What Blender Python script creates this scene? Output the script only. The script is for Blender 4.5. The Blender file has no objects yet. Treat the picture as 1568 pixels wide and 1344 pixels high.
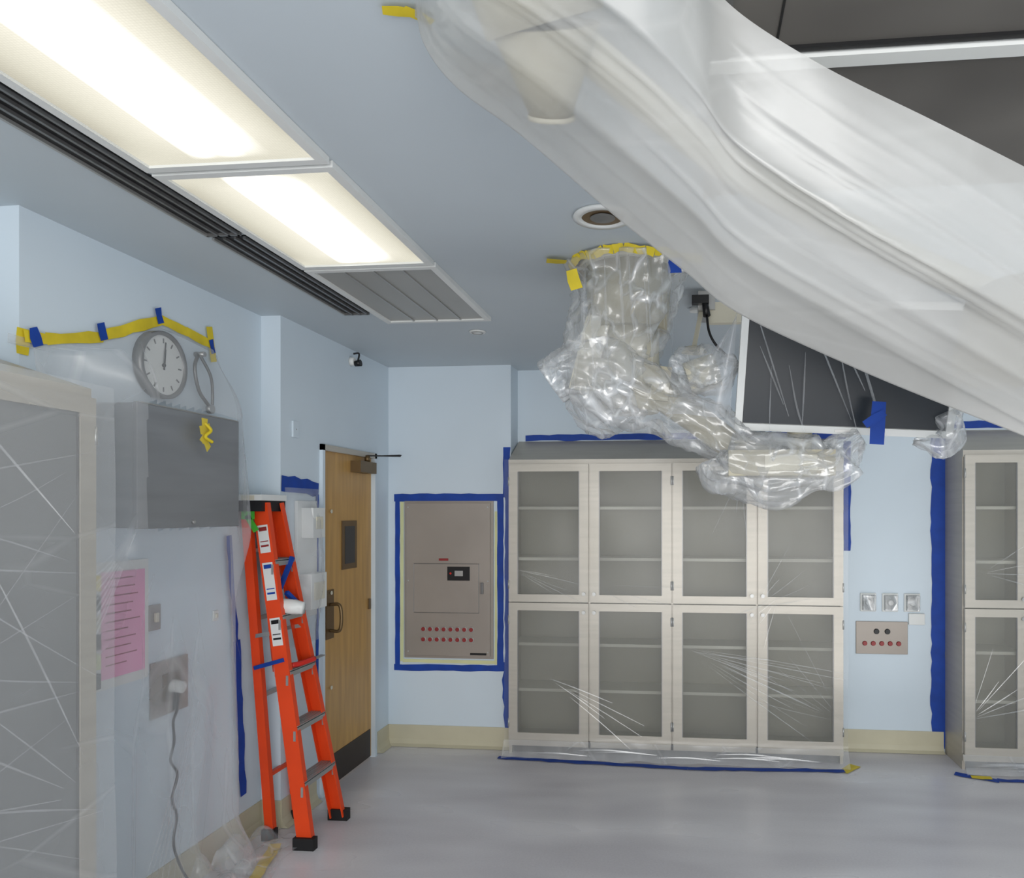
import bpy, bmesh, math, random
from mathutils import Vector, Matrix, noise
random.seed(7)
scene=bpy.context.scene
try:
    scene.view_settings.view_transform='Standard'
    scene.view_settings.look='None'
    scene.view_settings.exposure=.18
except Exception: pass

# ---------------------------------------------------------------- materials
def lin(c):
    return tuple(((x/255)/12.92 if x/255<=.04045 else (((x/255)+.055)/1.055)**2.4) for x in c)+(1,)
def newmat(name):
    m=bpy.data.materials.new(name); m.use_nodes=True
    nt=m.node_tree; nt.nodes.clear()
    out=nt.nodes.new('ShaderNodeOutputMaterial')
    return m,nt,out
def N(nt,t,**kw):
    n=nt.nodes.new(t)
    for k,v in kw.items(): setattr(n,k,v)
    return n
def solid(name,rgb,rough=.5,metal=0,var=.06,scale=6,bump=0,stretch=(1,1,1),spec=.4,bscale=None):
    m,nt,out=newmat(name); L=nt.links
    p=N(nt,'ShaderNodeBsdfPrincipled'); L.new(p.outputs[0],out.inputs[0])
    p.inputs['Roughness'].default_value=rough; p.inputs['Metallic'].default_value=metal
    p.inputs['Specular IOR Level'].default_value=spec
    tc=N(nt,'ShaderNodeTexCoord'); mp=N(nt,'ShaderNodeMapping'); mp.inputs['Scale'].default_value=stretch
    L.new(tc.outputs['Object'],mp.inputs[0])
    nz=N(nt,'ShaderNodeTexNoise'); nz.inputs['Scale'].default_value=scale; nz.inputs['Detail'].default_value=2
    L.new(mp.outputs[0],nz.inputs['Vector'])
    cr=N(nt,'ShaderNodeValToRGB'); c=lin(rgb)
    cr.color_ramp.elements[0].position=.3; cr.color_ramp.elements[1].position=.7
    cr.color_ramp.elements[0].color=tuple(x*(1-var) for x in c[:3])+(1,)
    cr.color_ramp.elements[1].color=tuple(min(1,x*(1+var)) for x in c[:3])+(1,)
    L.new(nz.outputs['Fac'],cr.inputs[0]); L.new(cr.outputs[0],p.inputs['Base Color'])
    if bump:
        b=N(nt,'ShaderNodeBump'); b.inputs['Strength'].default_value=bump; b.inputs['Distance'].default_value=.01
        n2=N(nt,'ShaderNodeTexNoise'); n2.inputs['Scale'].default_value=bscale or scale*8
        L.new(mp.outputs[0],n2.inputs['Vector']); L.new(n2.outputs['Fac'],b.inputs['Height']); L.new(b.outputs[0],p.inputs['Normal'])
    return m
def film(name,base,wr,scale=5,stretch=(1,1,1),rot=(0,0,0),col=(225,228,230),gloss=.35,thin=.035,bump=.5,rough=.2,trans=.25,mask=.5,thicker=None):
    """thin polyethylene: partly see-through, facetted by straight creases; thicker=(x0,x1,f): film doubles up towards x0->x1"""
    m,nt,out=newmat(name); L=nt.links
    tc=N(nt,'ShaderNodeTexCoord')
    nz=N(nt,'ShaderNodeTexNoise'); nz.inputs['Scale'].default_value=scale*.6; nz.inputs['Detail'].default_value=2; L.new(tc.outputs['Object'],nz.inputs['Vector'])
    b2=N(nt,'ShaderNodeMapRange'); b2.inputs['From Min'].default_value=.3; b2.inputs['From Max'].default_value=.7
    b2.inputs['To Min'].default_value=base*.8; b2.inputs['To Max'].default_value=base*1.2; L.new(nz.outputs['Fac'],b2.inputs['Value'])
    facout=b2.outputs[0]; height=nz.outputs['Fac']
    if wr>0:
        mp=N(nt,'ShaderNodeMapping')
        mp.inputs['Scale'].default_value=stretch; mp.inputs['Rotation'].default_value=rot
        L.new(tc.outputs['Object'],mp.inputs[0])
        vo=N(nt,'ShaderNodeTexVoronoi',feature='DISTANCE_TO_EDGE'); vo.inputs['Scale'].default_value=scale; L.new(mp.outputs[0],vo.inputs['Vector'])
        mr=N(nt,'ShaderNodeMapRange'); mr.inputs['From Min'].default_value=0; mr.inputs['From Max'].default_value=thin
        mr.inputs['To Min'].default_value=wr; mr.inputs['To Max'].default_value=0
        L.new(vo.outputs['Distance'],mr.inputs['Value'])
        mk=N(nt,'ShaderNodeMapRange'); mk.inputs['From Min'].default_value=mask-.05; mk.inputs['From Max'].default_value=mask+.2
        L.new(nz.outputs['Fac'],mk.inputs['Value'])
        mu=N(nt,'ShaderNodeMath',operation='MULTIPLY'); L.new(mr.outputs[0],mu.inputs[0]); L.new(mk.outputs[0],mu.inputs[1])
        ad=N(nt,'ShaderNodeMath',operation='ADD',use_clamp=True); L.new(mu.outputs[0],ad.inputs[0]); L.new(b2.outputs[0],ad.inputs[1])
        facout=ad.outputs[0]
        a2=N(nt,'ShaderNodeMath',operation='ADD'); L.new(nz.outputs['Fac'],a2.inputs[0]); L.new(vo.outputs['Distance'],a2.inputs[1]); height=a2.outputs[0]
    if thicker:
        sp=N(nt,'ShaderNodeSeparateXYZ'); L.new(tc.outputs['Object'],sp.inputs[0])
        g_=N(nt,'ShaderNodeMapRange',interpolation_type='SMOOTHSTEP'); g_.inputs['From Min'].default_value=thicker[0]; g_.inputs['From Max'].default_value=thicker[1]
        g_.inputs['To Min'].default_value=0; g_.inputs['To Max'].default_value=thicker[2]; L.new(sp.outputs[0],g_.inputs['Value'])
        a3=N(nt,'ShaderNodeMath',operation='ADD',use_clamp=True); L.new(facout,a3.inputs[0]); L.new(g_.outputs[0],a3.inputs[1]); facout=a3.outputs[0]
    tr=N(nt,'ShaderNodeBsdfTransparent')
    d=N(nt,'ShaderNodeBsdfDiffuse'); d.inputs['Color'].default_value=lin(col)
    tl=N(nt,'ShaderNodeBsdfTranslucent'); tl.inputs['Color'].default_value=lin(col)
    g=N(nt,'ShaderNodeBsdfGlossy'); g.inputs['Roughness'].default_value=rough; g.inputs['Color'].default_value=(.9,.9,.9,1)
    m0=N(nt,'ShaderNodeMixShader'); m0.inputs[0].default_value=trans; L.new(d.outputs[0],m0.inputs[1]); L.new(tl.outputs[0],m0.inputs[2])
    m1=N(nt,'ShaderNodeMixShader'); m1.inputs[0].default_value=gloss; L.new(m0.outputs[0],m1.inputs[1]); L.new(g.outputs[0],m1.inputs[2])
    m2=N(nt,'ShaderNodeMixShader'); L.new(facout,m2.inputs[0]); L.new(tr.outputs[0],m2.inputs[1]); L.new(m1.outputs[0],m2.inputs[2])
    L.new(m2.outputs[0],out.inputs[0])
    if bump:
        b=N(nt,'ShaderNodeBump'); b.inputs['Strength'].default_value=bump; b.inputs['Distance'].default_value=.02
        L.new(height,b.inputs['Height'])
        for q in (d,g,tl): L.new(b.outputs[0],q.inputs['Normal'])
    return m
LENS=9.0
def emis_lens():
    m,nt,out=newmat('lit_prismatic_lens'); L=nt.links
    tc=N(nt,'ShaderNodeTexCoord'); sp=N(nt,'ShaderNodeSeparateXYZ'); L.new(tc.outputs['Generated'],sp.inputs[0])
    cr=N(nt,'ShaderNodeValToRGB'); e=cr.color_ramp.elements
    ed=(.080,.077,.064,1)
    e[0].position=.06; e[0].color=(.062,.059,.048,1); e[1].position=.95; e[1].color=(.062,.059,.048,1)
    for p,c in ((.16,ed),(.32,(.10,.096,.082,1)),(.40,(.7,.69,.67,1)),(.47,(.30,.295,.28,1)),(.55,(.7,.69,.67,1)),(.63,(.26,.255,.24,1)),(.76,(.10,.096,.082,1)),(.88,ed)):
        x=e.new(p); x.color=c
    L.new(sp.outputs[0],cr.inputs[0])
    cy=N(nt,'ShaderNodeValToRGB'); f=cy.color_ramp.elements
    f[0].position=.04; f[0].color=(.0,.0,.0,1); f[1].position=.96; f[1].color=(.0,.0,.0,1)
    x=f.new(.14); x.color=(1,1,1,1); x=f.new(.84); x.color=(1,1,1,1)
    L.new(sp.outputs[1],cy.inputs[0])
    mx=N(nt,'ShaderNodeMix',data_type='RGBA',blend_type='MIX')
    L.new(cy.outputs[0],mx.inputs[0]); mx.inputs[6].default_value=ed; L.new(cr.outputs[0],mx.inputs[7])
    vo=N(nt,'ShaderNodeTexVoronoi'); vo.inputs['Scale'].default_value=120; vo.inputs['Randomness'].default_value=.15; L.new(tc.outputs['Object'],vo.inputs['Vector'])
    mr=N(nt,'ShaderNodeMapRange'); mr.inputs['From Max'].default_value=.7; mr.inputs['To Min'].default_value=1.05; mr.inputs['To Max'].default_value=.9
    L.new(vo.outputs['Distance'],mr.inputs['Value'])
    em=N(nt,'ShaderNodeEmission'); L.new(mx.outputs[2],em.inputs[0])
    mu=N(nt,'ShaderNodeMath',operation='MULTIPLY'); mu.inputs[1].default_value=LENS; L.new(mr.outputs[0],mu.inputs[0]); L.new(mu.outputs[0],em.inputs[1])
    L.new(em.outputs[0],out.inputs[0]); return m
M={}
M['wall']=solid('wall_paint_blue',(203,215,224),.55,var=.02,scale=2)
M['ceil']=solid('ceiling_paint',(186,195,201),.5,var=.02,scale=2)
M['base']=solid('vinyl_cove_base',(190,184,160),.5,var=.04)
M['steel']=solid('brushed_stainless',(180,174,163),.38,metal=.3,var=.05,scale=3,stretch=(1,1,14))
M['steel_d']=solid('stainless_dark',(120,120,120),.35,metal=.6,var=.12,scale=3,stretch=(8,8,1))
M['box_steel']=solid('stainless_hood',(142,144,147),.36,metal=.5,var=.10,scale=3,stretch=(1,.6,6))
M['inner']=solid('cabinet_interior',(190,188,178),.5,metal=.0,var=.08,scale=1.5)
M['shelf']=solid('shelf_edge',(248,247,240),.4,var=.02)
M['wood']=solid('oak_door_veneer',(184,144,84),.4,var=.12,scale=4,stretch=(6,6,.6))
M['dark']=solid('black_rubber',(22,22,24),.6)
M['kick']=solid('kick_plate_dark',(50,42,38),.5)
M['bronze']=solid('bronze_hardware',(110,90,62),.4,metal=.6)
M['orange']=solid('fiberglass_orange',(220,66,16),.4,var=.05,spec=.5)
M['alu']=solid('aluminium',(170,170,168),.35,metal=.6)
M['white']=solid('white_plastic',(216,218,216),.4,var=.02)
M['cream']=solid('cream_enamel',(205,200,182),.4,var=.03)
M['beige']=solid('beige_enamel',(170,164,144),.45,var=.03)
M['blue']=solid('blue_painters_tape',(10,60,150),.6,var=.12,scale=12)
M['yellow']=solid('yellow_tape',(212,190,42),.55,var=.12,scale=12)
M['paleyel']=solid('pale_masking_tape',(206,208,160),.6,var=.05)
M['panel']=solid('panel_steel',(154,146,138),.42,metal=.3,var=.05,scale=3)
M['pink']=solid('pink_paper',(230,150,190),.7,var=.05)
M['ink']=solid('dark_red_ink',(140,30,70),.7)
M['redbtn']=solid('red_socket',(140,45,45),.4)
M['screen']=solid('monitor_glass',(36,42,48),.3,spec=.3,var=.05,scale=1)
M['black']=solid('black_plastic',(18,18,20),.4)
M['darkpanel']=solid('dark_airflow_panel',(104,101,97),.45,metal=.2,var=.2,scale=2)
M['louver']=solid('unlit_lens',(156,156,152),.35,var=.1,scale=1.3)
M['green']=solid('green_tape',(70,170,50),.5)
M['red']=solid('red_handle',(200,40,30),.4)
M['film']=film('clear_plastic_film',.07,0,2.2,bump=0,gloss=.25)
M['filmc']=film('curtain_plastic_film',.31,.22,2.4,(1,1.8,.45),(.3,.1,0),gloss=.12,thin=.05,col=(226,228,231),bump=.3)
M['filmcab']=film('cabinet_wrap_film',.27,.15,2.2,(1,.5,1.5),(.6,.2,.2),gloss=.22,thin=.03,bump=.3,rough=.3)
M['bag']=film('crumpled_bag_film',.33,.45,9,(1,1,.6),(.4,.2,.3),gloss=.26,thin=.09,bump=.8,mask=.40)
M['crease']=film('film_crease',.24,.0,20,gloss=.3,bump=0,col=(240,242,245))
M['milky']=film('milky_drape_sheeting',.48,.10,4.5,(.5,1.6,1.6),(.2,.5,.3),gloss=.08,bump=.12,rough=.35,trans=.42,col=(212,212,209),thin=.08,thicker=(-.30,.20,.32))
M['lit']=emis_lens()
def glassmat():
    m,nt,out=newmat('frosted_cabinet_glass'); L=nt.links
    tr=N(nt,'ShaderNodeBsdfTransparent'); tr.inputs[0].default_value=(.92,.92,.90,1)
    d=N(nt,'ShaderNodeBsdfPrincipled'); d.inputs['Base Color'].default_value=lin((146,145,137)); d.inputs['Roughness'].default_value=.35
    tc=N(nt,'ShaderNodeTexCoord'); nz=N(nt,'ShaderNodeTexNoise'); nz.inputs['Scale'].default_value=1.6; nz.inputs['Detail'].default_value=1; L.new(tc.outputs['Object'],nz.inputs['Vector'])
    mr=N(nt,'ShaderNodeMapRange'); mr.inputs['To Min'].default_value=.08; mr.inputs['To Max'].default_value=.38; L.new(nz.outputs['Fac'],mr.inputs['Value'])
    x=N(nt,'ShaderNodeMixShader'); L.new(mr.outputs[0],x.inputs[0]); L.new(tr.outputs[0],x.inputs[1]); L.new(d.outputs[0],x.inputs[2])
    L.new(x.outputs[0],out.inputs[0]); return m
M['glass']=glassmat()
M['etched']=solid('etched_grey_door_panel',(128,129,129),.35,var=.06,scale=1.5,metal=.2)
def floormat():
    m,nt,out=newmat('sheet_vinyl_floor'); L=nt.links
    p=N(nt,'ShaderNodeBsdfPrincipled'); L.new(p.outputs[0],out.inputs[0])
    p.inputs['Specular IOR Level'].default_value=.5
    tc=N(nt,'ShaderNodeTexCoord')
    nz=N(nt,'ShaderNodeTexNoise'); nz.inputs['Scale'].default_value=1.3; nz.inputs['Detail'].default_value=2
    mp=N(nt,'ShaderNodeMapping'); mp.inputs['Scale'].default_value=(.6,1.8,1); L.new(tc.outputs['Object'],mp.inputs[0]); L.new(mp.outputs[0],nz.inputs['Vector'])
    cr=N(nt,'ShaderNodeValToRGB'); cr.color_ramp.elements[0].position=.34; cr.color_ramp.elements[1].position=.68
    cr.color_ramp.elements[0].color=lin((194,191,195)); cr.color_ramp.elements[1].color=lin((220,218,221))
    L.new(nz.outputs['Fac'],cr.inputs[0]); 
    n2=N(nt,'ShaderNodeTexNoise'); n2.inputs['Scale'].default_value=90; L.new(tc.outputs['Object'],n2.inputs['Vector'])
    mx=N(nt,'ShaderNodeMix',data_type='RGBA',blend_type='OVERLAY'); mx.inputs[0].default_value=.12
    L.new(cr.outputs[0],mx.inputs[6]); L.new(n2.outputs['Fac'],mx.inputs[7]); L.new(mx.outputs[2],p.inputs['Base Color'])
    r=N(nt,'ShaderNodeMapRange'); r.inputs['From Min'].default_value=.35; r.inputs['From Max'].default_value=.65; r.inputs['To Min'].default_value=.45; r.inputs['To Max'].default_value=.25; L.new(nz.outputs['Fac'],r.inputs['Value']); L.new(r.outputs[0],p.inputs['Roughness'])
    return m
M['floor']=floormat()

# ---------------------------------------------------------------- builder
V=Vector
class B:
    def __init__(s,name): s.name=name; s.bm=bmesh.new(); s.mats=[]; s.T=Matrix.Identity(4)
    def mi(s,m):
        if m not in s.mats: s.mats.append(m)
        return s.mats.index(m)
    def v(s,p): return s.bm.verts.new(s.T@V(p))
    def face(s,vs,m,smooth=False):
        try:
            f=s.bm.faces.new(vs); f.material_index=s.mi(m); f.smooth=smooth
        except ValueError: pass
    def box(s,x0,x1,y0,y1,z0,z1,m):
        c=[s.v(p) for p in ((x0,y0,z0),(x1,y0,z0),(x1,y1,z0),(x0,y1,z0),(x0,y0,z1),(x1,y0,z1),(x1,y1,z1),(x0,y1,z1))]
        for i in ((3,2,1,0),(4,5,6,7),(0,1,5,4),(1,2,6,5),(2,3,7,6),(3,0,4,7)): s.face([c[j] for j in i],m)
    def hexa(s,pts,m):
        c=[s.v(p) for p in pts]
        for i in ((3,2,1,0),(4,5,6,7),(0,1,5,4),(1,2,6,5),(2,3,7,6),(3,0,4,7)): s.face([c[j] for j in i],m)
    def beam(s,p0,p1,hint,w,h,m):
        p0=V(p0);p1=V(p1);a=(p1-p0).normalized();h0=V(hint);wd=(h0-a*h0.dot(a)).normalized();hd=a.cross(wd)
        r=[]
        for p in (p0,p1):
            for sx,sy in ((-1,-1),(1,-1),(1,1),(-1,1)): r.append(p+wd*sx*w/2+hd*sy*h/2)
        s.hexa(r,m)
    def cyl(s,p0,p1,r0,r1,m,seg=24,caps=True):
        p0=V(p0);p1=V(p1);a=(p1-p0).normalized();u=a.orthogonal().normalized();w=a.cross(u)
        A=[];C=[]
        for i in range(seg):
            t=2*math.pi*i/seg;d=u*math.cos(t)+w*math.sin(t)
            A.append(s.v(p0+d*r0));C.append(s.v(p1+d*r1))
        for i in range(seg):
            j=(i+1)%seg; s.face([A[i],A[j],C[j],C[i]],m,True)
        if caps: s.face(A[::-1],m); s.face(C,m)
    def ring(s,c,n,r0,r1,h,m,seg=40):
        c=V(c);n=V(n).normalized();u=n.orthogonal().normalized();w=n.cross(u);R=[]
        for i in range(seg):
            t=2*math.pi*i/seg;d=u*math.cos(t)+w*math.sin(t)
            R.append([s.v(c+d*r0),s.v(c+d*r0+n*h),s.v(c+d*r1+n*h),s.v(c+d*r1)])
        for i in range(seg):
            j=(i+1)%seg
            for k in range(4): s.face([R[i][k],R[j][k],R[j][(k+1)%4],R[i][(k+1)%4]],m,True)
    def path(s,pts,sub=8):
        P=[V(p) for p in pts]; P=[P[0]*2-P[1]]+P+[P[-1]*2-P[-2]]; out=[]
        for i in range(1,len(P)-2):
            a,b,c,d=P[i-1:i+3]
            for k in range(sub):
                t=k/sub
                out.append(.5*((2*b)+(-a+c)*t+(2*a-5*b+4*c-d)*t*t+(-a+3*b-3*c+d)*t**3))
        out.append(P[-2]); return out
    def tube(s,pts,r,m,seg=8,sub=8,amp=0,freq=8,caps=True):
        n=len(pts); rr=r if isinstance(r,(list,tuple)) else [r]*n
        Q=s.path(pts,sub) if sub>1 else [V(p) for p in pts]
        rings=[];prev=None
        for i,p in enumerate(Q):
            a=(Q[min(i+1,len(Q)-1)]-Q[max(i-1,0)]).normalized()
            if prev is None: u=a.orthogonal().normalized()
            else: u=(prev-a*prev.dot(a)).normalized()
            prev=u; w=a.cross(u)
            f=i/(len(Q)-1)*(n-1); k=min(int(f),n-2); R=rr[k]*(1-(f-k))+rr[k+1]*(f-k)
            ring=[]
            for j in range(seg):
                t=2*math.pi*j/seg; d=u*math.cos(t)+w*math.sin(t); q=p+d*R
                if amp:
                    c1=V((math.cos(t)*2.2,math.sin(t)*2.2,f*.8)); c2=V((math.cos(t)*5,math.sin(t)*5,f*1.4+7))
                    q=q+d*(amp*(1.3*noise.noise(q*freq*.6)+.9*(.3-abs(noise.noise(c1)))*1.6+.7*(.25-abs(noise.noise(c2)))))
                ring.append(s.v(q))
            rings.append(ring)
        for i in range(len(rings)-1):
            for j in range(seg):
                k=(j+1)%seg; s.face([rings[i][j],rings[i][k],rings[i+1][k],rings[i+1][j]],m,True)
        if caps: s.face(rings[0][::-1],m,True); s.face(rings[-1],m,True)
    def grid(s,fn,nu,nv,m):
        G=[[s.v(fn(i/nu,j/nv)) for j in range(nv+1)] for i in range(nu+1)]
        for i in range(nu):
            for j in range(nv):
                mm=m if isinstance(m,str) else m((i+.5)/nu,(j+.5)/nv)
                s.face([G[i][j],G[i+1][j],G[i+1][j+1],G[i][j+1]],mm,True)
    def strip(s,p0,p1,w,nrm,m,jit=.15,seg=None,off=.004):
        p0=V(p0);p1=V(p1);n=V(nrm).normalized();a=(p1-p0);L=a.length;a.normalize();sd=n.cross(a)
        k=seg or max(2,int(L/.06)); pr=None
        for i in range(k+1):
            q=p0+a*L*i/k+n*(off+random.uniform(0,.002))
            x=s.v(q+sd*w*(.5+random.uniform(-jit,jit)*.6));y=s.v(q-sd*w*(.5+random.uniform(-jit,jit)*.6))
            if pr: s.face([pr[0],x,y,pr[1]],m,True)
            pr=(x,y)
    def crease(s,pts,w,nrm,m,sub=5):
        Q=s.path(pts,sub); n=V(nrm).normalized(); pr=None
        for i,p in enumerate(Q):
            a=(Q[min(i+1,len(Q)-1)]-Q[max(i-1,0)]).normalized(); sd=n.cross(a).normalized()
            ww=w*(.15+.85*math.sin(math.pi*(i+.3)/(len(Q)+.3)))
            x=s.v(p+sd*ww/2);y=s.v(p-sd*ww/2+n*ww*.3)
            if pr: s.face([pr[0],x,y,pr[1]],m,True)
            pr=(x,y)
    def done(s,bevel=0):
        me=bpy.data.meshes.new(s.name); 
        if bevel: bmesh.ops.recalc_face_normals(s.bm,faces=s.bm.faces)
        s.bm.to_mesh(me); s.bm.free()
        for m in s.mats: me.materials.append(M[m])
        o=bpy.data.objects.new(s.name,me); scene.collection.objects.link(o)
        if bevel:
            b=o.modifiers.new('bevel','BEVEL'); b.width=bevel; b.segments=2; b.limit_method='ANGLE'
        return o

# ---------------------------------------------------------------- room shell
H=2.75
XL=-2.28
XD=-2.17
YJ=3.82
YB=5.5
YP=5.28
b=B('floor'); b.box(-2.6,3.8,-3,5.7,-.1,0,'floor'); b.done()
b=B('ceiling'); b.box(-2.6,3.8,-3,5.7,H,H+.1,'ceil'); b.done()
b=B('wall_back'); b.box(-1.26,3.8,YB,YB+.15,0,H,'wall'); b.done()
b=B('wall_back_left'); b.box(-2.37,-1.26,YP,YB+.15,0,H,'wall'); b.done()
b=B('wall_left_door_side')
b.box(-2.42,XD,YJ,4.25,0,H,'wall'); b.box(-2.42,XD,5.03,YP,0,H,'wall'); b.box(-2.42,XD,4.25,5.03,2.10,H,'wall'); b.done()
b=B('wall_left_clock_side'); b.box(XL-.14,XL,2.35,YJ,0,H,'wall'); b.done()
b=B('wall_left_near'); b.box(-2.54,-2.40,-3,2.35,0,H,'wall'); b.done()
b=B('wall_right'); b.box(3.7,3.8,-3,YB,0,H,'wall'); b.done()
def base(name,p0,p1,nrm):
    b=B(name); p0=V(p0);p1=V(p1);n=V(nrm)
    prof=((0,.15),(.006,.15),(.008,.05),(.02,.018),(.045,.002),(.0,.002))
    A=[b.v(p0+n*x+V((0,0,z))) for x,z in prof];C=[b.v(p1+n*x+V((0,0,z))) for x,z in prof]
    for i in range(len(prof)-1): b.face([A[i],A[i+1],C[i+1],C[i]],'base')
    b.face(A,'base'); b.face(C[::-1],'base')
    b.done()
base('baseboard_back_left',(-2.17,YP,0),(-1.26,YP,0),(0,-1,0))
base('baseboard_back',(1.05,YB,0),(1.79,YB,0),(0,-1,0))
base('baseboard_door_side',(XD,YJ,0),(XD,4.2,0),(1,0,0))
base('baseboard_door_far',(XD,5.08,0),(XD,YP,0),(1,0,0))
base('baseboard_jog',(XL,YJ,0),(XD,YJ,0),(0,-1,0))
base('baseboard_clock_side',(XL,2.35,0),(XL,YJ,0),(1,0,0))

# ---------------------------------------------------------------- door
b=B('door_1')
b.box(-2.21,-2.18,4.28,5.0,.01,2.065,'wood')
b.box(-2.182,-2.176,4.30,4.98,.012,.20,'kick')
for y0,y1 in ((4.25,4.28),(5.0,5.03)): b.box(-2.24,-2.15,y0,y1,0,2.10,'wall')
b.box(-2.24,-2.15,4.25,5.03,2.065,2.10,'steel')
b.box(-2.185,-2.172,4.55,4.76,1.33,1.64,'bronze'); b.box(-2.176,-2.170,4.585,4.725,1.365,1.605,'screen')
b.box(-2.182,-2.174,4.34,4.44,.92,1.22,'bronze')
b.tube([(-2.175,4.39,1.13),(-2.11,4.39,1.12),(-2.11,4.39,.98),(-2.175,4.39,.97)],.011,'bronze')
b.box(-2.182,-2.17,4.945,4.975,1.03,1.10,'bronze')
b.box(-2.18,-2.11,4.68,4.93,1.955,2.03,'bronze')
b.cyl((-2.145,4.86,2.03),(-2.145,4.86,2.075),.018,.018,'bronze')
b.beam((-2.145,4.86,2.075),(-1.96,4.98,2.078),(0,1,0),.02,.008,'dark')
b.beam((-1.96,4.98,2.085),(-2.10,5.02,2.085),(0,1,0),.02,.008,'dark')
for z in (1.2,.62,1.7): b.cyl((-2.172,4.40,z),(-2.168,4.40,z),.012,.012,'cream',10)
b.done()

# ---------------------------------------------------------------- cabinets
def cabinet(name,T,w,depth,n,H1=2.05,H2=2.22,tall=False):
    b=B(name); b.T=T
    t=.02
    b.box(0,t,.02,depth,0,H1,'steel'); b.box(w-t,w,.02,depth,0,H1,'steel')
    b.box(t,w-t,depth-.015,depth,.06,H1,'inner')
    b.box(t,w-t,.03,depth-.015,.06,.09,'inner'); b.box(t,w-t,.04,depth-.015,H1-.03,H1-.01,'inner')
    b.box(.02,w-.02,.05,.07,0,.06,'steel_d')
    b.box(0,w,.0,.02,.06,.105,'steel')
    b.box(0,w,.0,.02,H1-.03,H1,'steel')
    b.hexa([(0,0,H1),(w,0,H1),(w,depth,H1),(0,depth,H1),(0,.0,H1+.012),(w,.0,H1+.012),(w,depth,H2),(0,depth,H2)],'steel')
    dw=w/n
    for k in range(1,n):
        b.box(k*dw-.008,k*dw+.008,.0,depth-.02,.06,H1-.03,'steel')
    if not tall:
        for z in (1.723,1.365,.764,.442):
            b.box(t,w-t,.045,depth-.02,z-.010,z+.010,'shelf')
        b.box(t,w-t,.03,depth-.02,1.05,1.07,'inner')
    st=.062
    for k in range(n):
        x0=k*dw+.006;x1=(k+1)*dw-.006
        for z0,z1 in (((.105,H1-.02),) if tall else ((.105,1.062),(1.07,H1-.02))):
            y0=-.022;y1=-.002
            b.box(x0,x0+st,y0,y1,z0,z1,'steel'); b.box(x1-st,x1,y0,y1,z0,z1,'steel')
            b.box(x0+st,x1-st,y0,y1,z0,z0+.052,'steel'); b.box(x0+st,x1-st,y0,y1,z1-.052,z1,'steel')
            b.box(x0+st,x1-st,-.012,-.011,z0+.052,z1-.052,'etched' if tall else 'glass')
            b.box(x0+st,x0+st+.006,-.018,-.012,z0+.052,z1-.052,'steel_d'); b.box(x1-st-.006,x1-st,-.018,-.012,z0+.052,z1-.052,'steel_d')
            hx=x1-.03 if k%2==0 else x0+.03
            hz=z1-.06 if z0<.5 else z0+.06
            if not tall: b.cyl((hx,-.022,hz),(hx,-.042,hz),.011,.013,'alu',14)
            gx=x0 if k%2==0 else x1
            for zz in (z0+.12,z1-.12): b.cyl((gx,-.02,zz-.03),(gx,-.02,zz+.03),.006,.006,'alu',8)
    return b.done()
YC=5.17
cabinet('supply_cabinet',Matrix.Translation((-1.25,YC,0)),2.29,YB-YC-.001,4)
cabinet('supply_cabinet',Matrix.Translation((1.80,YC-.02,0)),1.2,YB-YC+.019,3,2.09,2.27)
T=Matrix(((0,-1,0,-1.90),(1,0,0,.7),(0,0,1,0),(0,0,0,1)))
cabinet('warming_cabinet',T,1.52,.495,2,2.08,2.25,True)

def cabfilm(name,T,w,Hh,seed,fans,mat='film',flare=.12):
    b=B(name); b.T=T; r=random.Random(seed)
    def f(u,v):
        z=.012+v*(Hh-.012); x=-.02+u*(w+.04)
        y=-.05-.012*noise.noise(V((x*3,z*2,seed)))
        if z<.12: y-= (1-z/.12)*flare*(.7+.5*noise.noise(V((x*7,0,seed))))
        return (x,y,z)
    b.grid(f,60,60,lambda u,v: mat if v>.05 else 'filmcab')
    for (x,z,a0,a1,L,k) in fans:
        for i in range(k):
            a=math.radians(a0+(a1-a0)*(i+r.uniform(-.3,.3))/max(1,k-1)); l=L*r.uniform(.5,1.1); s0=r.uniform(.0,.25)*L
            p=V((x+math.cos(a)*s0,-.064,z+math.sin(a)*s0)); q=V((min(w,max(0,x+math.cos(a)*l)),-.064,min(Hh,max(.06,z+math.sin(a)*l))))
            b.crease([p,(p+q)/2+V((0,0,r.uniform(-.01,.01))),q],r.uniform(.003,.007),(0,-1,0),'crease')
    for i in range(8):
        x=r.uniform(0,w*.8); z=r.uniform(.03,.09)
        b.crease([(x,-.12,z),(x+.2,-.125,z+.01),(x+.42,-.12,z-.005)],.008,(0,-1,0),'crease')
    b.done()
cabfilm('plastic_cabinet_cover',Matrix.Translation((-1.25,YC,0)),2.29,2.06,1,[(1.22,.78,-35,-8,1.1,10),(.3,.55,-40,-20,.9,5),(1.7,1.05,10,60,.5,5),(2.28,.3,120,170,.8,6),(.05,1.3,-30,-8,.6,5),(1.85,1.12,-160,-110,.35,4),(1.6,1.95,-120,-60,.5,4),(.6,1.2,-25,0,.6,3),(1.3,.75,-25,-5,.9,6)])
cabfilm('plastic_cabinet_cover',Matrix.Translation((1.80,YC-.02,0)),1.2,2.1,2,[(.02,.35,10,70,.6,6),(.4,.6,-60,-20,.5,5),(.1,1.3,-20,30,.4,4)])
cabfilm('plastic_cabinet_cover',T,1.54,2.10,3,[(1.52,1.9,195,225,.9,3),(1.52,1.5,140,200,.9,4),(1.52,1.15,140,200,.8,4),(1.52,.75,120,175,.9,5),(.75,1.0,-35,20,.7,3)],'filmcab',.02)

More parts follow.
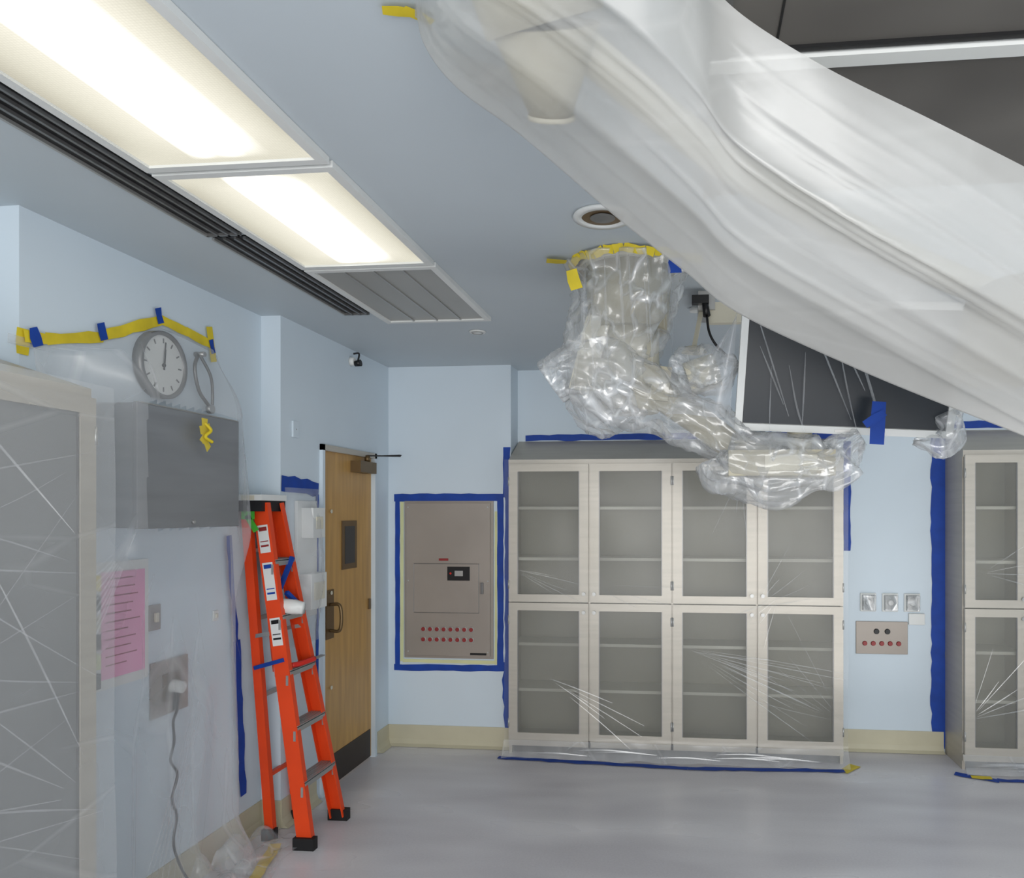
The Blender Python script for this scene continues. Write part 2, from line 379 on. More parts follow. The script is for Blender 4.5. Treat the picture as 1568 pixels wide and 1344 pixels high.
# ---------------------------------------------------------------- painter's tape
b=B('blue_masking_tape'); n=(0,-1,0)
b.strip((-1.20,YB,2.245),(.6,YB,2.25),.045,n,'blue')
b.strip((.6,YB,2.25),(1.12,YB,2.24),.045,n,'blue')
b.strip((-1.29,YP,2.16),(-1.29,YP,1.80),.06,n,'blue',.2)
b.strip((-1.285,YP,1.83),(-1.285,YP,.15),.035,n,'blue',.2)
b.strip((1.13,YB,2.2),(1.13,YB,1.42),.05,n,'blue')
b.strip((1.08,YB,.45),(1.08,YB,.05),.03,n,'blue',.3)
b.strip((-1.29,YP,.62),(-1.27,YP,.05),.06,n,'blue',.3)
b.done()
b=B('blue_masking_tape')
b.strip((1.755,YB,2.30),(1.755,YB,.03),.10,n,'blue',.12)
b.strip((1.72,YB,2.31),(3.0,YB,2.31),.05,n,'blue')
b.done()
b=B('blue_masking_tape'); u=(0,0,1)
b.strip((-1.30,YC-.10,0),(0,YC-.19,0),.06,u,'blue',.2); b.strip((0,YC-.19,0),(1.02,YC-.13,0),.06,u,'blue',.2)
b.strip((1.72,YC-.10,0),(1.95,YC-.22,0),.07,u,'blue',.2); b.strip((1.95,YC-.2,0),(3.0,YC-.22,0),.05,u,'blue',.3)
b.done()
b=B('yellow_masking_tape')
b.strip((1.0,YC-.15,0),(1.12,YC-.02,0),.08,u,'yellow',.3); b.strip((1.80,YC-.16,.003),(1.92,YC-.18,.003),.06,u,'yellow',.3)
b.done()
b=B('blue_masking_tape'); n=(1,0,0)
b.strip((XD,YJ,1.855),(XD,4.23,1.83),.085,n,'blue')
b.strip((XD,4.215,1.80),(XD,4.215,.5),.03,n,'blue',.2)
b.done()
b=B('blue_masking_tape')
b.strip((XL,3.50,1.58),(XL,3.57,1.0),.04,n,'blue',.2,off=.02); b.strip((XL,3.565,1.05),(XL,3.62,.25),.055,n,'blue',.2,off=.022)
b.done()
b=B('yellow_masking_tape')
pts=[(2.36,2.30),(2.45,2.315),(2.70,2.38),(3.02,2.53),(3.2,2.52),(3.38,2.50)]
for (y0,z0),(y1,z1) in zip(pts,pts[1:]): b.strip((XL,y0,z0),(XL,y1+.01,z1),.042,n,'yellow',.2,off=.009)
b.strip((XL,3.36,2.58),(XL,3.40,2.42),.04,n,'yellow',.3,off=.009)
b.strip((XL,2.36,2.33),(XL,2.36,2.24),.05,n,'yellow')
b.done()
b=B('blue_masking_tape')
for y,z in ((2.40,2.31),(2.70,2.40),(3.02,2.545),(3.38,2.49)): b.strip((XL,y-.01,z+.03),(XL,y+.015,z-.03),.04,n,'blue',.3,off=.013)
b.done()

# ---------------------------------------------------------------- electrical panel
b=B('isolation_power_panel')
y=YP-.001
b.box(-2.045,-1.385,y-.012,y,.64,1.775,'panel')
b.box(-2.025,-1.405,y-.03,y-.012,.66,1.76,'panel')
b.box(-1.963,-1.487,y-.036,y-.03,.973,1.322,'panel')
for a in ((-1.966,-1.484,.970,.974),(-1.966,-1.484,1.321,1.325)): b.box(a[0],a[1],y-.0365,y-.03,a[2],a[3],'steel_d')
for x in (-1.966,-1.487): b.box(x,x+.003,y-.0365,y-.03,.97,1.325,'steel_d')
b.box(-1.715,-1.55,y-.042,y-.036,1.204,1.303,'black'); b.box(-1.66,-1.60,y-.045,y-.042,1.235,1.275,'alu'); b.cyl((-1.69,y-.042,1.255),(-1.69,y-.046,1.255),.008,.008,'red',10)
b.box(-1.78,-1.71,y-.034,y-.03,1.345,1.362,'redbtn')
b.box(-1.47,-1.45,y-.05,y-.03,1.11,1.19,'steel_d')
for i in range(8):
    x=-1.895+i*.0505
    for z in (.852,.778):
        b.cyl((x,y-.03,z),(x,y-.036,z),.020,.020,'alu',16); b.cyl((x,y-.036,z),(x,y-.040,z),.015,.015,'redbtn',16)
b.box(-1.55,-1.43,y-.033,y-.03,.67,.685,'black')
for x in (-2.01,-1.42):
    for z in (.69,1.2,1.73): b.cyl((x,y-.03,z),(x,y-.034,z),.007,.007,'alu',8)
b.done(.002)
b=B('blue_masking_tape'); n=(0,-1,0)
b.strip((-2.125,YP,1.80),(-1.315,YP,1.80),.055,n,'blue',.08); b.strip((-2.125,YP,.565),(-1.30,YP,.575),.045,n,'blue',.12)
b.strip((-2.10,YP,1.80),(-2.10,YP,.56),.036,n,'blue',.1); b.strip((-1.335,YP,1.80),(-1.335,YP,.56),.045,n,'blue',.1)
b.done()
b=B('yellow_masking_tape')
b.strip((-2.066,YP,1.77),(-2.066,YP,.61),.026,n,'paleyel',.1); b.strip((-1.368,YP,1.70),(-1.368,YP,.60),.018,n,'paleyel',.1)
b.strip((-2.06,YP,.615),(-1.37,YP,.615),.024,n,'paleyel',.15); b.done()

# ---------------------------------------------------------------- ceiling fixtures
def troffer(x0,x1,y0,y1,mat):
    b=B('ceiling_light_troffer'); z0=H-.022;z1=H-.001;f=.03
    b.box(x0,x0+f,y0,y1,z0,z1,'white'); b.box(x1-f,x1,y0,y1,z0,z1,'white')
    b.box(x0+f,x1-f,y0,y0+f,z0,z1,'white'); b.box(x0+f,x1-f,y1-f,y1,z0,z1,'white')
    b.box(x0+f,x1-f,y0+f,y1-f,H-.014,H-.006,mat)
    if mat=='louver':
        k=(x1-x0-2*f)/4
        for i in range(1,4): b.box(x0+f+k*i-.004,x0+f+k*i+.004,y0+f,y1-f,H-.02,H-.014,'alu')
    b.done()
XA,XB=-1.635,-1.055
troffer(XA,XB,.86,2.125,'lit'); troffer(XA,XB,2.145,3.045,'lit'); troffer(XA,XB,3.065,3.97,'louver')
troffer(XA,XB,-.45,.84,'lit')  # row carried on out of view, added for more light
for y in (-.4,.9,2.2,3.5): troffer(2.45,3.03,y,y+1.25,'lit')  # unseen second row, added as extra room light
b=B('linear_air_diffuser')
for y0,y1 in ((-1,2.66),(2.69,3.80)):
    b.box(-1.80,-1.665,y0,y1,H-.006,H-.001,'black')
    for x in (-1.80,-1.755,-1.712,-1.675): b.box(x-.004,x+.006,y0,y1,H-.016,H-.006,'steel_d' if x>-1.79 else 'alu')
    b.box(-1.80,-1.665,y1-.012,y1,H-.016,H-.006,'steel_d')
b.done()
b=B('recessed_downlight'); c=(-.30,2.65,H-.001)
b.ring(c,(0,0,-1),.075,.105,.010,'white'); b.cyl((c[0],c[1],H-.003),(c[0],c[1],H-.006),.076,.076,'bronze',32); b.cyl((c[0],c[1],H-.006),(c[0],c[1],H-.010),.04,.045,'steel_d',24); b.done()
b=B('ceiling_sprinkler_cover'); b.cyl((-1.22,4.28,H-.001),(-1.22,4.28,H-.008),.05,.045,'white',24); b.ring((-1.22,4.28,H-.008),(0,0,-1),.03,.034,.003,'alu',24); b.done()
b=B('wall_hook_sensor'); b.cyl((XD+.001,4.66,2.67),(XD+.03,4.66,2.67),.03,.025,'white',16); b.cyl((XD+.03,4.66,2.655),(XD+.07,4.66,2.66),.018,.022,'black',14); b.tube([(XD+.05,4.66,2.67),(XD+.055,4.665,2.72),(XD+.02,4.66,2.72)],.006,'black'); b.done()
b=B('wall_thermostat_plate'); b.box(XD+.001,XD+.012,3.93,3.99,2.11,2.20,'wall'); b.cyl((XD+.012,3.96,2.155),(XD+.014,3.96,2.155),.004,.004,'alu',8); b.done(.003)
b=B('laminar_airflow_diffuser')
b.box(.09,2.2,.5,1.70,H-.03,H-.001,'darkpanel'); b.box(.09,2.2,1.76,2.45,H-.03,H-.001,'darkpanel')
b.box(.05,2.2,1.70,1.745,H-.045,H-.001,'white')
b.box(.05,.09,.5,2.45,H-.04,H-.001,'steel_d'); b.box(.09,2.2,1.675,1.69,H-.038,H-.03,'black'); b.box(.19,.195,.5,1.68,H-.033,H-.03,'black'); b.box(1.15,1.17,.5,1.7,H-.038,H-.03,'steel_d')
b.done()

# ---------------------------------------------------------------- clock wall
b=B('wall_clock'); c=V((XL+.001,3.02,2.33)); nx=V((1,0,0))
b.cyl(c,c+nx*.03,.135,.14,'white',48); b.ring(c,nx,.128,.145,.04,'steel_d',48)
for i in range(12):
    t=i*math.pi/6; d=V((0,math.sin(t),math.cos(t))); b.beam(c+nx*.0315+d*.095,c+nx*.0315+d*.115,(1,0,0),.002,.006,'steel_d')
b.beam(c+nx*.034,c+nx*.034+V((0,.012,.10)),(1,0,0),.002,.006,'black'); b.beam(c+nx*.035+V((0,.0,-.02)),c+nx*.035+V((0,.008,.07)),(1,0,0),.002,.009,'black'); b.cyl(c+nx*.03,c+nx*.038,.008,.008,'black',12)
b.done()
b=B('stethoscope'); 
b.tube([(XL+.02,3.27,2.43),(XL+.03,3.23,2.36),(XL+.03,3.26,2.26),(XL+.03,3.33,2.20)],.008,'steel_d'); b.tube([(XL+.02,3.28,2.43),(XL+.04,3.33,2.34),(XL+.03,3.36,2.25),(XL+.03,3.355,2.17)],.007,'steel_d')
b.cyl((XL+.001,3.275,2.43),(XL+.05,3.275,2.43),.012,.012,'alu',12); b.cyl((XL+.02,3.345,2.185),(XL+.04,3.345,2.185),.022,.022,'alu',16); b.done()
b=B('stainless_wall_cabinet')
x0,x1,y0,y1,z0,z1=XL+.001,-2.10,2.68,3.33,1.635,2.12
b.box(x0,x1-.02,y0,y1,z0,z1,'box_steel'); b.box(x1-.018,x1,y0-.004,y1+.004,z0-.004,z1+.004,'box_steel')
b.cyl((x1,3.0,z0+.02),(x1+.012,3.0,z0+.02),.008,.008,'alu',12); b.beam((x1+.001,y0+.01,z1+.002),(x1+.001,y1-.01,z1+.002),(1,0,0),.01,.006,'alu')
b.done(.003)
b=B('yellow_masking_tape')
for a,c_ in (((3.03,2.10),(3.03,1.99)),((3.0,2.04),(3.07,2.06)),((3.01,2.02),(3.06,1.97))): b.strip((-2.07,a[0],a[1]),(-2.07,c_[0],c_[1]),.035,(1,0,0),'yellow',.35)
b.tube([(-2.065,3.03,2.08),(-2.05,3.05,2.05),(-2.055,3.02,2.02),(-2.05,3.06,2.0)],.007,'yellow'); b.done()
b=B('pink_notice_poster'); x=XL+.012
b.box(XL+.001,x-.003,2.66,2.96,1.0,1.50,'white'); b.box(x-.003,x,2.70,2.935,1.04,1.46,'pink')
for i in range(11):
    z=1.43-i*.034; b.box(x,x+.001,2.72,2.72+random.uniform(.10,.19),z,z+.005,'ink')
b.done()
b=B('document_file_rack'); 
for i in range(6):
    z=1.02+i*.075; b.box(XL+.012,XL+.05,2.60,2.655,z,z+.06,('black','paleyel','black','cream','black','yellow')[i])
b.box(XL+.001,XL+.012,2.58,2.659,.99,1.49,'white'); b.done(.003)
b=B('light_switch'); b.box(XL+.001,XL+.01,2.965,3.035,1.19,1.30,'alu'); b.box(XL+.01,XL+.022,2.99,3.01,1.225,1.265,'cream'); b.done(.003)
b=B('electrical_outlet'); b.box(XL+.001,XL+.012,2.975,3.21,.81,1.05,'panel'); b.box(XL+.012,XL+.02,3.04,3.15,.87,.99,'bronze')
b.cyl((XL+.02,3.095,.93),(XL+.07,3.095,.925),.03,.026,'white',20); b.cyl((XL+.04,3.095,.92),(XL+.05,3.07,.83),.014,.012,'black',12); b.done(.002)
b=B('power_cord'); b.tube([(XL+.06,3.07,.83),(XL+.07,3.03,.79),(XL+.06,3.05,.70),(XL+.05,3.04,.62),(XL+.06,3.07,.55),(XL+.05,3.05,.45),(XL+.05,3.08,.36),(XL+.05,3.06,.25),(XL+.06,3.10,.12),(XL+.09,3.14,.02)],.0055,'black'); b.done()
b=B('light_switch'); b.box(XL+.001,XL+.008,3.40,3.44,1.17,1.22,'white'); b.box(XL+.008,XL+.016,3.412,3.428,1.185,1.205,'cream'); b.done(.002)

def ztop(y):
    for (a,za),(c_,zc) in zip(pts,pts[1:]):
        if y<=c_: return za+(zc-za)*max(0,(y-a)/(c_-a))
    return pts[-1][1]
def sm(a,c_,x):
    t=max(0,min(1,(x-a)/(c_-a))); return t*t*(3-2*t)
b=B('plastic_wall_curtain')
def f(u,v):
    y=2.30+u*1.09; zt=ztop(y); z=.015+v*(zt-.015)
    y=y+u*(.13*(1-sm(1.3,2.4,z)))
    bx=sm(2.5,2.14,z)*sm(1.2,1.62,z)*sm(2.40,2.66,y)*sm(3.50,3.36,y)
    pin=.12+.88*sm(1.0,.90,u)
    fold=.5+.5*math.sin(y*26+2*noise.noise(V((y*2,z*1.5,0))))
    x=XL+.02+pin*(.05+.035*noise.noise(V((y*6,z*1.2,3)))*(1-bx)+.015*fold*sm(2.0,1.0,z)*(1-bx) + .03*sm(2.4,2.0,z)*(1-bx))+.15*bx*max(pin,.9)
    x+=.16*sm(.25,0,z)*(.7+noise.noise(V((y*5,0,1))))
    if v>.985: x=XL+.006
    return (x,y,z)
def cm(u,v):
    p=f(u,v); return 'film' if (2.68<p[1]<3.34 and 1.63<p[2]<2.13) else 'filmc'
b.grid(f,90,140,cm)
r=random.Random(5)
for i in range(14):
    y=r.uniform(2.45,3.3);z=r.uniform(.5,1.5);L=r.uniform(.3,.8);d=r.uniform(-.4,.4)
    b.crease([(XL+.13,y,z),(XL+.13,y+d*L*.5,z-L*.5),(XL+.13,min(3.5,y+d*L),max(.05,z-L))],r.uniform(.003,.006),(1,0,0),'crease')
for k in range(6):
    b.crease([(XL+.13,3.05+k*.015,.80),(XL+.16,2.85+k*.02,.45),(XL+.2,2.6+k*.05,.12)],.014,(1,0,0),'crease')
for i in range(9):
    b.crease([(-2.09,2.66,1.62),(XL+.16,2.5,1.50-i*.03),(XL+.1,2.32,1.45-i*.06)],.006,(1,-1,0),'crease')
b.done()
b=B('plastic_floor_sheet')
def f2(u,v):
    y=2.3+u*1.4; x=XL+.06+v*(.30+.10*noise.noise(V((y*3,2,2)))); return (x,y,.016+.22*abs(noise.noise(V((x*9,y*7,5))))*(1-v))
b.grid(f2,70,24,'bag'); b.done()
b=B('yellow_masking_tape'); b.strip((-1.86,2.5,.005),(-1.90,2.95,.006),.06,(0,0,1),'yellow',.2); b.strip((-1.90,2.95,.006),(-2.08,3.62,.006),.06,(0,0,1),'yellow',.2); b.done()

b=B('glove_dispenser'); 
for z0,z1,y0,y1 in ((1.55,1.72,4.0,4.14),(1.15,1.35,3.98,4.16)):
    b.box(XD+.02,XD+.09,y0,y1,z0,z1,'white'); b.box(XD+.09,XD+.095,y0+.03,y1-.03,z0+.05,z1-.05,'cream')
b.box(XD+.001,XD+.02,3.96,4.18,1.10,1.76,'white'); b.done(.004)
b=B('plastic_dispenser_cover')
b.grid(lambda u,v:(XD+.012+.11*math.sin(math.pi*u)*math.sin(math.pi*v)**.5+.01*noise.noise(V((u*9,v*9,1))),3.84+u*.37,.95+v*.88),24,30,'filmc'); b.done()

# ---------------------------------------------------------------- stepladder
b=B('stepladder')
def rail(p0,p1,openy,depth=.078,m='orange'):
    p0=V(p0);p1=V(p1); b.beam(p0,p1,(1,0,0),depth,.006,m)
    o=V((0,openy*.016,0)); a=(p1-p0).normalized(); wx=(V((1,0,0))-a*a.x).normalized()
    for s_ in (-1,1): b.beam(p0+o+wx*s_*(depth/2-.003),p1+o+wx*s_*(depth/2-.003),(1,0,0),.006,.032,m)
fB0,fB1=V((-1.915,3.60,.02)),V((-2.165,3.615,1.74))
fC0,fC1=V((-1.915,3.97,.02)),V((-2.165,3.775,1.74))
fA0,fA1=V((-2.15,3.68,.02)),V((-2.235,3.60,1.70))
fD0,fD1=V((-2.15,3.93,.02)),V((-2.235,3.77,1.70))
rail(fB0,fB1,1); rail(fC0,fC1,-1); rail(fA0,fA1,1,.045); rail(fD0,fD1,-1,.045)
for p in (fB0,fC0): b.box(p.x-.055,p.x+.055,p.y-.022,p.y+.022,0,.06,'dark')
for p in (fA0,fD0): b.box(p.x-.035,p.x+.035,p.y-.020,p.y+.020,0,.06,'dark')
for k,z in enumerate((.33,.61,.89,1.17,1.45)):
    t=(z-.02)/1.72; P=fB0.lerp(fB1,t);Q=fC0.lerp(fC1,t)
    b.box(P.x-.042,P.x+.042,P.y+.004,Q.y-.004,z-.004,z+.004,'alu')
    b.box(P.x+.036,P.x+.042,P.y+.004,Q.y-.004,z-.028,z,'alu'); b.box(P.x-.042,P.x-.036,P.y+.004,Q.y-.004,z-.028,z,'alu')
    for j in range(5): b.box(P.x-.034+j*.015,P.x-.031+j*.015,P.y+.006,Q.y-.006,z+.004,z+.007,'alu')
    for W in (P,Q): b.beam(W+V((.03,0,-.02)),W+V((.03,.0,-.07)),(1,0,0),.012,.014,'alu')
for z in (.33,.75,1.15,1.5):
    t=(z-.02)/1.68; P=fA0.lerp(fA1,t);Q=fD0.lerp(fD1,t); b.beam(P,Q,(1,0,0),.022,.02,'orange' if z<.5 else 'alu')
for y,pa,pb in ((3.62,fA0.lerp(fA1,.62),fB0.lerp(fB1,.62)),(3.85,fD0.lerp(fD1,.62),fC0.lerp(fC1,.62))): b.beam(pa,pb,(0,1,0),.004,.02,'alu')
b.box(-2.268,-2.13,3.575,3.81,1.755,1.785,'white'); b.box(-2.262,-2.135,3.58,3.805,1.70,1.755,'dark')
for yy in (3.64,3.69,3.74): b.cyl((-2.19,yy,1.785),(-2.19,yy,1.787),.012,.012,'black',12)
b.box(-2.24,-2.17,3.574,3.5745,1.757,1.78,'cream')
for z0,z1,c1,c2 in ((1.49,1.63,'white','redbtn'),(1.25,1.44,'white','blue'),(1.02,1.16,'white','black')):
    for (a,e,m,o) in ((z0,z1,c1,.0042),(z1-.03,z1-.01,c2,.0048),(z0+.03,z0+.04,c2,.0048),(z0+.055,z0+.06,c2,.0048)):
        P=fB0.lerp(fB1,(a-.02)/1.72);Q=fB0.lerp(fB1,(e-.02)/1.72); b.beam(P-V((0,o,0)),Q-V((0,o,0)),(1,0,0),.055 if m==c1 else .042,.001,m)
b.box(-2.25,-2.18,3.590,3.594,1.66,1.74,'green'); b.beam((-2.22,3.592,1.68),(-2.17,3.592,1.60),(1,0,0),.03,.004,'green')
b.tube([(-2.10,3.66,1.215),(-2.03,3.68,1.21),(-1.97,3.69,1.20)],[.035,.038,.03],'white',16,6,.006,20)
b.tube([(-2.02,3.66,.91),(-2.0,3.72,.91),(-1.98,3.82,.915)],.014,'red',10); b.beam((-1.98,3.82,.915),(-1.97,3.90,.92),(1,0,0),.03,.004,'alu')
b.beam((-2.10,3.69,1.30),(-2.07,3.76,1.46),(1,0,0),.02,.02,'blue'); b.beam((-2.07,3.70,1.28),(-2.03,3.80,1.18),(1,0,0),.02,.02,'blue')
b.beam((-2.03,3.60,.95),(-2.20,3.63,.90),(0,1,0),.02,.02,'blue')
b.done()

# ---------------------------------------------------------------- right wall services
b=B('medical_gas_outlet'); y=YB
for x in (1.22,1.37,1.52):
    b.box(x,x+.11,y-.012,y-.001,.99,1.12,'white'); b.box(x+.01,x+.10,y-.05,y-.012,1.0,1.11,'bag'); b.cyl((x+.055,y-.012,1.055),(x+.055,y-.04,1.055),.025,.02,'alu',16)
b.box(1.55,1.66,y-.02,y-.001,.90,.98,'white')
b.done(.004)
b=B('service_outlet_plate'); b.box(1.19,1.545,y-.012,y-.001,.69,.92,'panel')
for i in range(2): b.cyl((1.33+i*.075,y-.012,.85),(1.33+i*.075,y-.024,.85),.02,.018,'black',16)
for i in range(5): b.cyl((1.25+i*.058,y-.012,.765),(1.25+i*.058,y-.024,.765),.018,.015,'redbtn',16)
b.done(.002)

# ---------------------------------------------------------------- equipment boom + monitor
b=B('equipment_boom')
cx,cy=-.25,3.18
b.cyl((cx,cy,H-.001),(cx,cy,H-.03),.21,.21,'cream',40); b.cyl((cx,cy,H-.03),(cx,cy,2.46),.185,.165,'beige',40)
b.cyl((cx,cy,2.46),(cx,cy,2.20),.13,.13,'cream',32); b.cyl((cx,cy,2.22),(cx,cy,2.12),.15,.13,'beige',32)
b.beam((-.46,3.12,2.27),(-.08,3.16,2.22),(0,1,0),.16,.14,'beige')
b.beam((-.44,3.12,2.20),(-.36,3.10,2.50),(0,1,0),.10,.10,'cream')
b.tube([(-.12,3.16,2.20),(.04,3.14,2.08),(.20,3.12,1.96),(.36,3.10,1.89)],[.065,.06,.06,.06],'beige',20)
b.cyl((0.0,3.1,2.24),(.12,3.1,2.28),.07,.07,'cream',24)
b.box(.16,.57,2.98,3.22,1.84,1.94,'beige'); b.box(.30,.50,2.975,2.98,1.86,1.92,'cream')
b.cyl((.45,3.10,1.94),(.45,3.10,2.02),.05,.05,'cream',20)
b.tube([(cx,cy,2.735),(cx-.005,cy,2.62),(cx-.04,cy,2.48),(cx-.07,cy,2.34),(cx-.05,cy,2.2),(cx+.02,cy,2.08)],[.215,.205,.225,.22,.20,.09],'bag',72,14,.06,7)
b.tube([(-.56,3.10,2.22),(-.48,3.10,2.27),(-.30,3.10,2.22),(-.12,3.12,2.14),(.03,3.1,2.07),(.16,3.08,1.98),(.34,3.06,1.89)],[.06,.12,.13,.11,.08,.085,.11],'bag',64,14,.05,9)
b.tube([(.12,3.07,1.93),(.16,3.07,1.90),(.38,3.07,1.88),(.54,3.07,1.90),(.60,3.07,1.95),(.68,3.05,2.0)],[.03,.12,.12,.12,.08,.03],'bag',60,12,.05,8)
b.tube([(-.06,3.1,2.32),(.03,3.08,2.27),(.12,3.06,2.27),(.2,3.04,2.30)],[.03,.085,.08,.02],'bag',40,12,.05,9)
r=random.Random(3)
for i in range(16):
    t=r.uniform(math.pi*.95,math.pi*2.05); rr=.21; p=V((cx+rr*math.cos(t),cy+rr*math.sin(t),2.72)); q=V((cx-.02+.22*math.cos(t+.2),cy+.22*math.sin(t+.2)-.02,2.3+r.uniform(-.1,.15)))
    b.crease([p,(p+q)/2+V((0,-.01,0)),q],r.uniform(.006,.012),(math.cos(t),math.sin(t),0),'crease')
b.done()
b=B('yellow_masking_tape')
prev=None
for i in range(0,21):
    t=math.pi*(.95+1.1*i/20); 
    p=V((cx+.24*math.cos(t),cy+.24*math.sin(t),H-.006-random.uniform(0,.02)))
    if prev: b.strip(prev,p,.035,(math.cos(t),math.sin(t),-.8),'yellow',.2,2)
    prev=p
b.strip((cx-.25,cy-.10,H-.01),(cx-.33,cy-.12,H-.01),.05,(0,0,-1),'yellow'); b.strip((cx+.22,cy-.1,H-.01),(cx+.31,cy-.13,H-.03),.05,(0,-.5,-1),'yellow')
b.strip((cx-.22,cy-.16,2.68),(cx-.20,cy-.16,2.60),.05,(0,-1,0),'yellow')
b.done()
b=B('blue_masking_tape'); b.strip((cx+.20,cy-.14,2.72),(cx+.20,cy-.14,2.66),.05,(0,-1,0),'blue'); b.done()
Tm=Matrix.Translation((.62,3.0,2.255))@Matrix.Rotation(math.radians(3.0),4,'Y')@Matrix.Rotation(math.radians(14),4,'X')
b=B('surgical_monitor'); b.T=Tm
w,h=.42,.255
b.box(-w,w,0,.035,-h,h,'white'); b.box(-w+.03,w-.03,-.006,0,-h+.03,h-.03,'screen')
for a in ((-w,w,-h,-h+.028),(-w,w,h-.028,h),): b.box(a[0],a[1],-.012,0,a[2],a[3],'white')
for a in ((-w,-w+.028),(w-.028,w)): b.box(a[0],a[1],-.012,0,-h+.028,h-.028,'white')
b.box(-.28,.28,.035,.09,-.18,.18,'cream'); b.box(-.03,.03,-.014,-.012,-h+.008,-h+.018,'alu')
b.beam((0,.09,0),(0,.16,-.24),(1,0,0),.08,.05,'cream')
r=random.Random(11)
for i in range(10):
    x=r.uniform(-w,w-.05); z=r.uniform(0,h); L=r.uniform(.2,.45); dx=r.uniform(.0,.6)
    b.crease([(x,-.03,z),(x+dx*L*.5,-.035,z-L*.5),(x+dx*L,-.03,max(-h,z-L))],r.uniform(.004,.008),(0,-1,0),'crease')
b.tube([(w-.04,-.01,-h+.10),(w-.01,-.01,-h+.04),(w-.03,0,-h-.02),(w-.14,0,-h-.02)],[.02,.035,.035,.015],'bag',24,8,.03,10)
b.grid(lambda u,v:(-w-.02-.26*(1-v)*(1-u)+.0,.0+.03*math.sin(u*6),-h+.05+.0+ v*(2*h-.08) - (1-u)*(.05)*v),16,16,'filmc')
b.done()
b=B('blue_masking_tape'); b.strip((.715,2.90,2.11),(.705,2.90,1.95),.055,(0,-1,0),'blue',.2); b.strip((.73,2.895,2.07),(.66,2.895,2.02),.03,(0,-1,0),'blue',.3); b.done()
b=B('ceiling_service_bracket')
b.box(.05,.13,3.60,3.85,2.66,H-.001,'alu'); b.box(.10,.28,3.62,3.66,2.60,2.70,'cream'); b.box(.02,.10,3.56,3.60,2.68,2.72,'black'); b.cyl((.08,3.58,2.70),(.09,3.56,2.62),.014,.018,'black',12)
b.tube([(.09,3.56,2.62),(.10,3.54,2.54),(.13,3.54,2.48),(.19,3.55,2.42)],.006,'black'); b.cyl((.04,3.9,H-.001),(.04,3.9,H-.02),.03,.03,'white',16)
b.cyl((0.03,3.55,2.47),(0.03,3.55,2.445),.045,.06,'cream',24); b.beam((.03,3.55,2.47),(.08,3.70,H-.005),(1,0,0),.02,.02,'cream')
b.done()

# ---------------------------------------------------------------- large hanging drape
Lw=[(-.556,1.49,2.745),(-.540,1.50,2.661),(-.473,1.509,2.573),(-.350,1.572,2.497),(-.147,1.644,2.338),(-.004,1.709,2.24),(.117,1.772,2.161),(.385,1.85,2.049),(.587,1.922,1.978),(.846,2.0,1.89),(1.15,2.1,1.78),(1.5,2.2,1.66)]
Up=[(-.40,1.15,2.745),(-.34,1.13,2.745),(-.27,1.12,2.74),(-.18,1.12,2.73),(-.07,1.16,2.70),(.0,1.26,2.665),(.067,1.364,2.619),(.230,1.382,2.508),(.457,1.456,2.428),(.646,1.526,2.366),(.9,1.62,2.28),(1.2,1.72,2.2)]
b=B('plastic_drape_sheet')
SUB=16
Lp=b.path(Lw,SUB);Upp=b.path(Up,SUB); n_=len(Lp)-1
def ridge(x,k):
    return (1-abs(math.sin(x)))**k
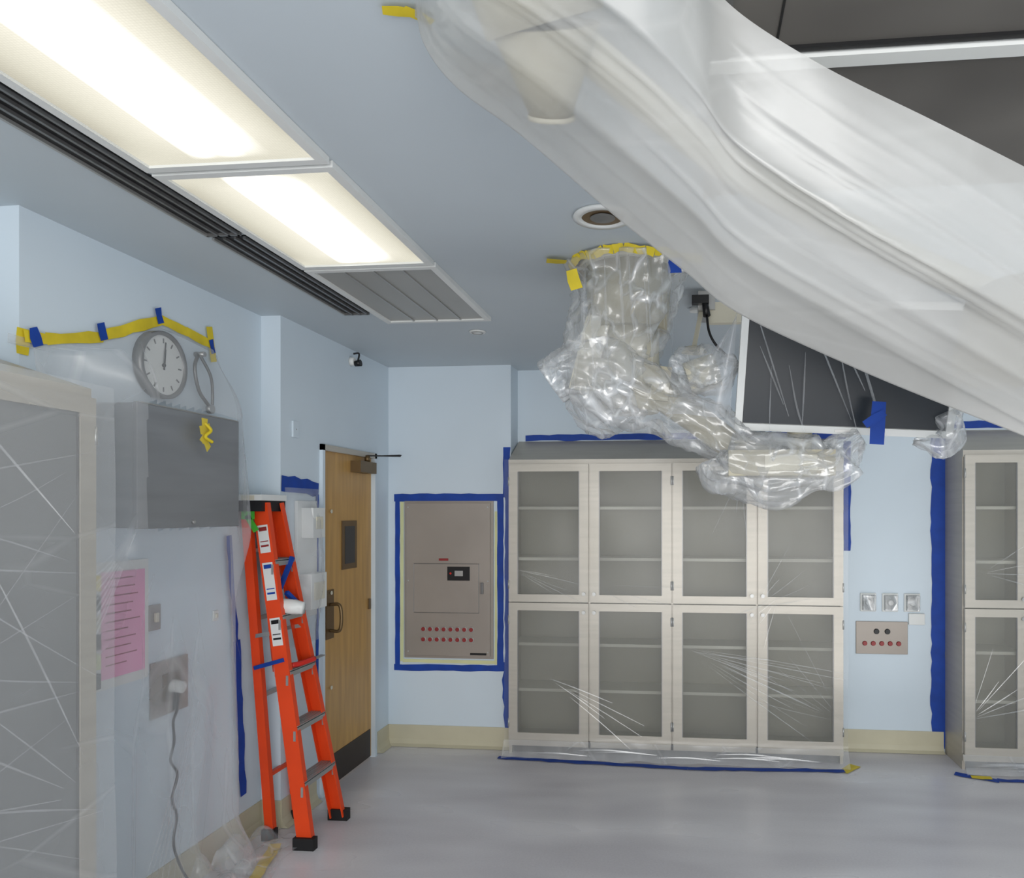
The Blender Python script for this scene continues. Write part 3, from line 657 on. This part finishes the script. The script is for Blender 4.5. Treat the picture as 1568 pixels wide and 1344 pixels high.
def f3(u,v):
    i=min(int(u*n_+.5),n_); L=Lp[i];U=Upp[i]; s_=i/n_
    v2=v*1.35-.35
    if v2<0:
        k=-v2/.35; p=L+V((0.02,.34,.30))*k*(1 if s_>.12 else s_/.12)
        p=p+V((0,0,.06*math.sin(k*9+s_*5)*k))
        p.z=min(p.z,2.742)
        return p
    p=L.lerp(U,v2)
    e=math.sin(math.pi*min(1,v2))
    p=p+V((.02,-.10,-.06))*e*min(1,.2+s_*3)
    q=v2+.09*noise.noise(V((s_*2.0,v2*1.5,0)))+.35*s_*s_
    A=.019*e*min(1,.4+s_*1.5)
    m1=.6+.8*noise.noise(V((s_*2.5,q*3,11))); m2=.5+1.1*noise.noise(V((s_*3,q*6,5)))
    fold=ridge(q*8+.6,1.5)*m1+.45*ridge(q*17+2*s_,2.2)*m2+.18*ridge(q*37+3*s_,2.5)*max(0,.4+1.4*noise.noise(V((s_*4,q*9,2))))
    p=p+V((-.25,-.55,-.8))*A*(fold*1.5-.4)
    p=p+V((0,-.5,-.6))*.02*e*noise.noise(V((s_*3,v2*5,4)))
    if s_<.3: p=p+V((-.3,-.5,-.4))*.022*(1-s_/.3)*(abs(noise.noise(V((s_*40,v2*12,8))))-.2)*(e+.15)
    p.z=min(p.z,2.742); return p
b.grid(f3,n_,150,'milky')
b.done()
b=B('surgical_light_arm')
b.cyl((-.30,1.40,H-.001),(-.28,1.46,2.66),.13,.12,'beige',32); b.cyl((-.28,1.46,2.66),(-.285,1.56,2.535),.11,.045,'beige',32)
b.cyl((-.285,1.56,2.535),(-.286,1.566,2.527),.05,.05,'cream',32)
b.tube([(-.26,1.50,2.68),(.1,1.80,2.52),(.5,2.0,2.38),(.86,2.2,2.30)],.04,'cream',16)
b.cyl((.86,2.04,2.10),(.86,2.10,2.26),.17,.12,'beige',32)
b.done()
b=B('yellow_masking_tape'); b.strip((-.63,1.50,H-.004),(-.57,1.52,H-.004),.03,(0,0,-1),'yellow',.3); b.strip((-.585,1.50,H-.006),(-.54,1.55,H-.006),.03,(0,0,-1),'yellow',.3); b.done()

# ---------------------------------------------------------------- light / world / camera
def area(name,loc,rot,sx,sy,power,col):
    l=bpy.data.lights.new(name,'AREA'); l.shape='RECTANGLE'; l.size=sx; l.size_y=sy; l.energy=power; l.color=col
    o=bpy.data.objects.new(name,l); o.location=loc; o.rotation_euler=rot; scene.collection.objects.link(o)
area('rear_fill_light',(.6,-2.6,1.5),(math.radians(92),0,0),4.5,2.4,165,(1,.995,.98))  # broad soft fill added behind the camera, no lamp stands there
area('ceiling_fill_light',(1.6,3.6,.35),(math.radians(180),0,0),1.2,1.2,14,(1,.99,.97))  # upward fill added to brighten the ceiling, not a room lamp
w=bpy.data.worlds.new('world'); scene.world=w; w.use_nodes=True
bg=w.node_tree.nodes['Background']; bg.inputs[0].default_value=(.97,.98,1,1); bg.inputs[1].default_value=1.1
cam=bpy.data.cameras.new('camera'); co=bpy.data.objects.new('camera',cam); scene.collection.objects.link(co)
co.location=(0,0,1.7); co.rotation_euler=(math.pi/2,0,math.radians(6))
cam.sensor_fit='HORIZONTAL'; cam.sensor_width=36; cam.lens=1150/1568*36
cam.shift_x=-148/1568; cam.shift_y=110.8/1568; cam.clip_start=.05
scene.camera=co
